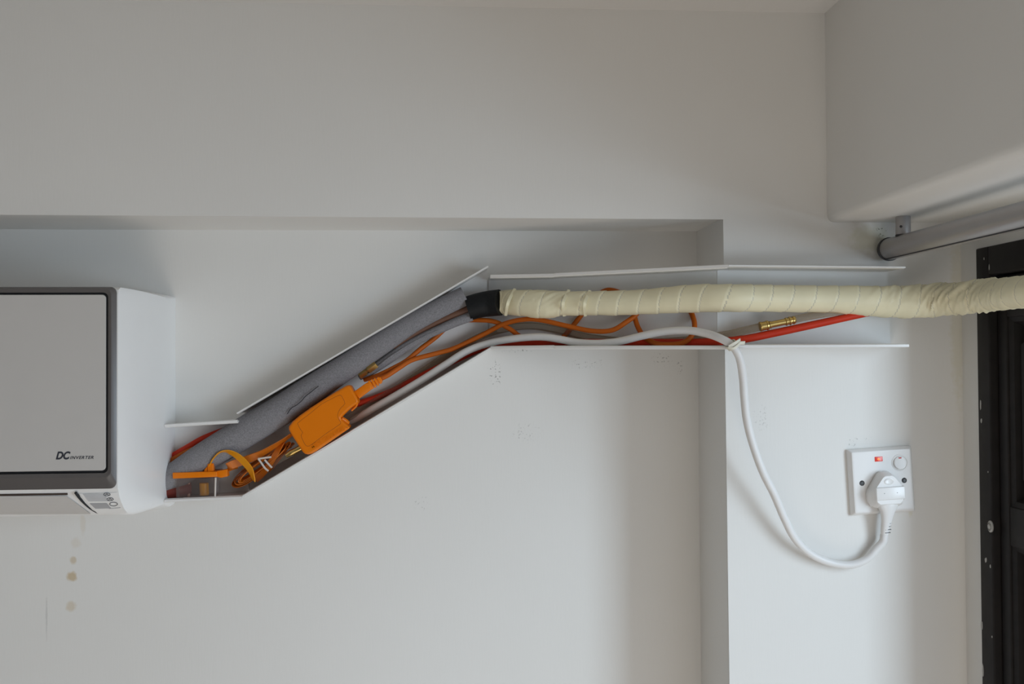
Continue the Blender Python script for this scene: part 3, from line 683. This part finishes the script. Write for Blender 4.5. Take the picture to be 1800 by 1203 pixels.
wd = [V((.2, -.8, .4))] * 2 + [V((.2, -.75, .55)), V((.2, -.65, .7)), V((.2, -.45, .9)), V((.2, -.35, 1)), V((.2, -.3, 1)), V((.1, -.3, 1)), V((0, -.5, 1)), V((0, -.9, .5)), V((0, -1, .4))]
mb = MB(); ribbon(mb, [P(x, y, YR - d_) for (x, y), d_ in zip(ld, dep)], wd, 0.0115, 0.0014, 8); obj('pump_lead', mb, m_oribbon, rb)
# coil: nested long loops
E0, E1 = V((411, 852, 0)), V((508, 783, 0))
u = (E1 - E0).normalized(); vv = V((-u.y, u.x, 0))
for li, (s0, s1_, h0, h1, off, w_) in enumerate(((0, 1.0, 13.5, 7, .022, .010), (5, .97, 10.5, 6, .026, .009), (10, 1.02, 7.5, 4.5, .030, .010), (14, .93, 5, 4, .034, .009), (3, .86, 8.5, 9, .015, .010))):
    a0 = E0 + u * s0; a1 = E0 + u * ((E1 - E0).length * s1_); pts = []; wds = []
    for k in range(25):
        th = 2 * math.pi * k / 24 + 0.3; cth, sth = math.cos(th), math.sin(th)
        c_ = a0.lerp(a1, 0.5 + 0.5 * math.copysign(abs(cth) ** 0.75, cth)); h = h0 + (h1 - h0) * (0.5 + 0.5 * cth)
        q = c_ - vv * (sth * h) + V((0, 0, 0)); oo = off + 0.004 * math.sin(2 * th + li)
        pts.append(P(q.x, q.y, YR - oo)); wds.append(V((.25 + .1 * math.sin(th), -.85, .45 * math.cos(th - 1) + .1)))
    mb = MB(); ribbon(mb, pts, wds, w_, 0.0013, 5); obj('coil_turn', mb, m_oribbon, rb)
for l6, dd in (([(830, 770), (960, 660), (1090, 500), (1200, 320), (1300, 150), (1380, 20), (1440, -60)], [.028, .032, .036, .039, .040, .038, .034]), ([(1080, 560), (1200, 440), (1330, 280), (1450, 150), (1560, 60), (1640, -10)], [.026, .030, .033, .034, .032, .03])):
    mb = MB(); ribbon(mb, [P(x, y, YR - d_) for (x, y), d_ in zip(z6(l6), dd)], [V((.9, -.35, .5))] * len(l6), 0.0085, 0.0013, 6); obj('coil_turn', mb, m_oribbon, rb)
mb = MB()
for l6 in ([(885, 325), (1010, 305), (1165, 285)], [(890, 325), (960, 420), (1030, 520), (1105, 585)], [(1025, 345), (1090, 420), (1180, 515)]):
    tube(mb, [P(x, y, YR - .0445) for x, y in z6(l6)], 0.0014, 8, 5)
tag(obj('twist_tie', mb, m_wtie), 'white wire tie holding the coil of orange ribbon cable', 'wire tie')

# ------------------------------------------------------------------ curtain rod
XC = 0.5665; zS = ZL
cb = P(1588, 432, 1.222); XC = cb.x; zP = cb.z
rod = thing('curtain_rod', 'grey metal curtain rod hung under the lintel at right', 'curtain rod', (XC, 1.22, zP))
rr = 0.0143; yend = YC - 0.011
def ringy(y, r_): return [V((XC + r_ * math.cos(2 * math.pi * k / 32), y, zP + r_ * math.sin(2 * math.pi * k / 32))) for k in range(32)]
mb = MB(); mb.loft([ringy(yend - 0.004, rr), ringy(-0.9, rr)])
# slot along the underside
obj('pole', mb, m_alu, rod)
mb = MB()
for a0 in (-112,):
    aa = math.radians(a0); ex = V((XC + (rr + .0002) * math.cos(aa), 0, zP + (rr + .0002) * math.sin(aa)))
    mb.box((ex.x - .0009, -0.9, ex.z - .0006), (ex.x + .0009, yend - .004, ex.z + .0006))
obj('slot', mb, m_cap, rod)
mb = MB(); mb.loft([ringy(yend, rr * .9), ringy(yend - .001, rr + .0010), ringy(yend - .006, rr + .0012), ringy(yend - .0065, rr - .0002)]); obj('end_cap', mb, m_cap, rod)['label'] = 'dark plastic end cap'
yb = 1.222; mb = MB()
mb.loft([[V((XC + r_ * math.cos(2 * math.pi * k / 24), yb + r_ * math.sin(2 * math.pi * k / 24), z_)) for k in range(24)] for z_, r_ in ((zP + rr - .004, .0090), (zP + rr + .001, .0092), (zS - .0015, .0092), (zS, .0088))])
bk = obj('bracket', mb, m_alu, rod)
c_ = V((XC - .0060, yb - .0070, zP + rr + .009)); n_ = V((-.66, -.75, 0)).normalized(); t_ = V((.75, -.66, 0)).normalized()
mb = MB(); mb.loft([[c_ + n_ * h + (t_ * math.cos(2 * math.pi * k / 12) + V((0, 0, 1)) * math.sin(2 * math.pi * k / 12)) * r_ for k in range(12)] for r_, h in ((.0017, -.001), (.0017, .0008), (.0009, .0008), (.0008, .0003))]); obj('screw', mb, m_screw, bk)
mb = MB(); mb.loft([[V((XC + r_ * math.cos(2 * math.pi * k / 24), yb + r_ * math.sin(2 * math.pi * k / 24), zP + rr + dz)) for k in range(24)] for dz, r_ in ((-.003, .0094), (-.0003, .0096))]); obj('gasket', mb, m_cap, bk)

# ------------------------------------------------------------------ wall socket, plug and white power cord
SO = P(1546.5, 844.5, YC); sa = math.radians(2.9)
def SK(u_, v_, w_):                       # millimetres on the plate: right, up, towards the room
    u_, v_, w_ = u_ / 1000, v_ / 1000, w_ / 1000
    return SO + V((u_ * math.cos(sa) - v_ * math.sin(sa), -w_, u_ * math.sin(sa) + v_ * math.cos(sa)))
sk = thing('wall_socket', 'white switched wall socket with glowing red indicator', 'socket', tuple(SO))
def rr2(hw, hh, r_, w_, n=5, cu=0, cv=0):
    out = []
    for cx, cz, a0 in ((hw - r_, hh - r_, 0), (-hw + r_, hh - r_, 90), (-hw + r_, -hh + r_, 180), (hw - r_, -hh + r_, 270)):
        for k in range(n + 1):
            a = math.radians(a0 + 90 * k / n); out.append(SK(cu + cx + r_ * math.cos(a), cv + cz + r_ * math.sin(a), w_))
    return out
mb = MB(); mb.loft([rr2(43.2, 43.2, 1.5, .0), rr2(43.2, 43.2, 1.5, 3), rr2(42.6, 42.6, 1.8, 5), rr2(39.6, 39.6, 2.0, 9.2), rr2(38.8, 38.8, 2, 9.5), rr2(37, 37, 2, 9.5)])
obj('face_plate', mb, m_plate, sk, angle=25)
def circ(cu, cv, r_, w_, n=28, sx=1): return [SK(cu + r_ * sx * math.cos(2 * math.pi * k / n), cv + r_ * math.sin(2 * math.pi * k / n), w_) for k in range(n)]
mb = MB(); mb.loft([circ(24, 22.5, 11.2, 9.4), circ(24, 22.5, 11.0, 9.9), circ(24, 22.5, 10.0, 10.0), circ(24, 22.5, 9.2, 9.3)], False, True); swb = obj('switch_surround', mb, m_plate, sk, angle=25)
mb = MB(); n = 28
def tilt(r_, w_, k_): return [SK(24 + r_ * math.cos(2 * math.pi * k / n), 22.5 + r_ * math.sin(2 * math.pi * k / n), w_ + k_ * math.sin(2 * math.pi * k / n)) for k in range(n)]
mb.loft([tilt(8.4, 9.0, 0), tilt(8.4, 11.2, -1.1), tilt(8.0, 11.7, -1.1), tilt(6, 11.9, -.8)]); rk = obj('rocker', mb, m_plate, sk, angle=30)
mb = MB(); prism(mb, [SK(22.2, 29.6, 11.1), SK(26, 29.6, 11.1), SK(26, 28, 11.3), SK(22.2, 28, 11.3)], .001); obj('red_mark', mb, m_redmark, rk)
mb = MB(); mb.loft([rr2(5.2, 3.1, .4, 9.3, 2, -4, 29), rr2(5.2, 3.1, .4, 9.9, 2, -4, 29), rr2(4.6, 2.5, .3, 10.1, 2, -4, 29)]); nl = obj('indicator_lens', mb, m_neonb, sk); nl['label'] = 'glowing red indicator'
mb = MB(); mb.loft([circ(-4.3, 29, 1.5, 10.05, 12, 1.3), circ(-4.3, 29, 1.2, 10.25, 12, 1.3)]); obj('lamp', mb, m_glow, nl)
for u_ in (-28.2, 28.6):
    mb = MB(); mb.loft([circ(u_, -1, 3.5, 9.55), circ(u_, -1, 3.2, 9.75), circ(u_, -1, 2.9, 9.6)]); rg = obj('screw_hole', mb, m_cap, sk)
    mb = MB(); mb.loft([circ(u_ + .4, -1, 2.1, 9.6), circ(u_ + .4, -1, 1.8, 9.9)]); obj('screw', mb, m_screw, rg)

cordt = thing('power_cord', 'white mains cable with moulded plug pushed into the wall socket', 'power cord', tuple(SK(0, -12, 10)))
base = [(-5, 13), (5, 13), (9, 10.5), (23, -10), (24.5, -15), (24, -24), (20, -31), (14, -34), (-14, -34), (-20, -31), (-24, -24), (-24.5, -15), (-23, -10), (-9, 10.5)]
def pl(k_, w_, cv=-13, dv=0): return [SK(a * k_, cv + (b - cv) * k_ + dv, w_) for a, b in base]
front = [(-4.5, 9), (4.5, 9), (8, 7), (17, -5), (18.5, -9), (18.5, -20), (17, -25), (13, -28), (-13, -28), (-17, -25), (-18.5, -20), (-18.5, -9), (-17, -5), (-8, 7)]
def mixl(t, w_): return [SK(a[0] + (b[0] - a[0]) * t, a[1] + (b[1] - a[1]) * t, w_) for a, b in zip(base, front)]
mb = MB(); mb.loft([mixl(.04, 9.5), mixl(0, 10.5), mixl(0, 15), mixl(.12, 17.5), mixl(.5, 22), mixl(.82, 26), mixl(1, 27.5), mixl(1.12, 28)])
pg = obj('plug', mb, m_plate, cordt, angle=30)
def blk(u0, u1, v0, v1, w0, w1, i): return [[SK(u0, v0, w0), SK(u1, v0, w0), SK(u1, v1, w0), SK(u0, v1, w0)], [SK(u0 + i, v0 + i, w1), SK(u1 - i, v0 + i, w1), SK(u1 - i, v1 - i, w1), SK(u0 + i, v1 - i, w1)]]
mb = MB(); mb.loft(blk(-19.5, 19.5, -22, -5, 26, 31, .6)); gp = obj('grip', mb, m_plate, pg, bevel=.0008)
mb = MB()
for u_, v_ in ((-8.5, -13), (8.5, -13)): mb.loft([circ(u_, v_, .55, 31.0, 10), circ(u_, v_, .45, 31.15, 10)])
obj('pin_dot', mb, m_screw, gp)
mb = MB(); mb.loft([circ(0, 1.5, 4.0, 27.4, 24, 1.7), circ(0, 1.5, 4.0, 28.4, 24, 1.7), circ(0, 1.5, 3.2, 28.7, 24, 1.7), circ(0, 1.5, 2.6, 28.35, 24, 1.7)]); obj('fuse_stud', mb, m_plate, pg, angle=25)
nk = [(0, -20, 21, 17, 6), (0, -26, 21, 16, 6.5), (-.3, -32, 20.5, 13, 6.5), (-.8, -38, 20, 10, 6.2), (-1.6, -45, 19, 8, 5.6), (-2.4, -51, 18, 7, 5.2), (-4.4, -64, 16, 5.6, 4.8), (-5.3, -70, 15, 4.8, 4.5)]
mb = MB(); mb.loft([[SK(u_ + hw * math.cos(2 * math.pi * k / 24), v_, w_ + hd * math.sin(2 * math.pi * k / 24)) for k in range(24)] for u_, v_, w_, hw, hd in nk]); ne = obj('strain_relief', mb, m_plate, pg, angle=50)
mb = MB()
for v_ in (-53.5, -57.5, -61.5, -65.5):
    for u0, u1 in ((-3.6 - (abs(v_) - 44) * .12, 2.2 - (abs(v_) - 44) * .12), (4.4 - (abs(v_) - 44) * .2, 5.4 - (abs(v_) - 44) * .2)):
        ww = 17.8 - (abs(v_) - 52) * .14 + (4.5 if u1 < 2.4 else 2.2)
        mb.loft(blk(u0, u1, v_ - .45, v_ + .45, ww - 2, ww + .15, 0))
obj('relief_slot', mb, m_screw, ne)
e0, e1 = SK(-5.3, -69, 15), SK(-7.3, -78, 14)
wc = [I(596, 752, .008), I(625, 737, .016), I(655, 719, .026), I(700, 693, .030), (I(745, 666, .031)), I(785, 640, .032), I(820, 618, .034), I(860, 603.5, .036), I(905, 595.5, .037), I(950, 592.5, .037), I(985, 597, .037), I(1012, 602, .037), I(1050, 604, .038), I(1090, 600, .038), I(1130, 590.5, .040), I(1170, 583, .042), I(1210, 581.5, .046), I(1243, 587, .052), I(1268, 596, .059),
      P(1287, 608, YC - .0635), P(1300, 630, YC - .063), P(1306, 665, YC - .056), P(1308.5, 700, YC - .052), P(1313, 740, YC - .048), P(1323, 780, YC - .044), P(1340, 828, YC - .040), P(1361, 870, YC - .034), P(1379, 912, YC - .026), P(1398, 948, YC - .019), P(1425, 974, YC - .013), P(1460, 989.5, YC - .010), P(1495, 993.5, YC - .010), P(1523, 983.5, YC - .011), P(1540, 966, YC - .0125), e1, e0]
mb = MB(); tube(mb, wc, 0.0051, 18, 8); obj('cable', mb, m_wcable, cordt)
# tape tie where the cable crosses the lower edge of the trunking
mb = MB()
tc_, td = P(1286, 607, YC - .0635), (P(1300, 630, YC - .063) - P(1270, 597, YC - .06)).normalized()
a_ = td.cross(V((0, 1, 0))).normalized(); b_ = td.cross(a_)
k_ = [tc_ + (a_ * math.cos(t) + b_ * math.sin(t)) * .0068 + td * (.0028 * math.sin(t * 1.0)) for t in [2 * math.pi * i / 16 for i in range(17)]]
ribbon(mb, k_, [td] * 17, .0055, .0012, 3)
ribbon(mb, [P(1281, 609.5, YC - .0705), P(1290, 605.5, YC - .0715), P(1297, 601, YC - .071), P(1301, 598, YC - .069)], [V((.3, -.2, 1))] * 4, [.003, .0048, .0052, .005], .0011, 5)
ribbon(mb, [P(1280, 611, YC - .070), P(1289, 612.5, YC - .072), P(1296, 608, YC - .0715), P(1301, 603.5, YC - .069), P(1309, 603, YC - .066)], [V((0, -.4, 1))] * 5, [.002, .0032, .0036, .004, .0044], .0011, 5)
tag(obj('cable_tie', mb, m_tie), 'cream tape tie binding the white cable to the trunking edge', 'cable tie')

for o in list(SC.objects):
    if '_o' in o: del o['_o']
print('XE', XE, 'XR', XR, 'XL', XL, 'ZB', ZB, 'ZL', ZL, 'ZT', ZT, 'ZD', ZD, 'YR', YR)
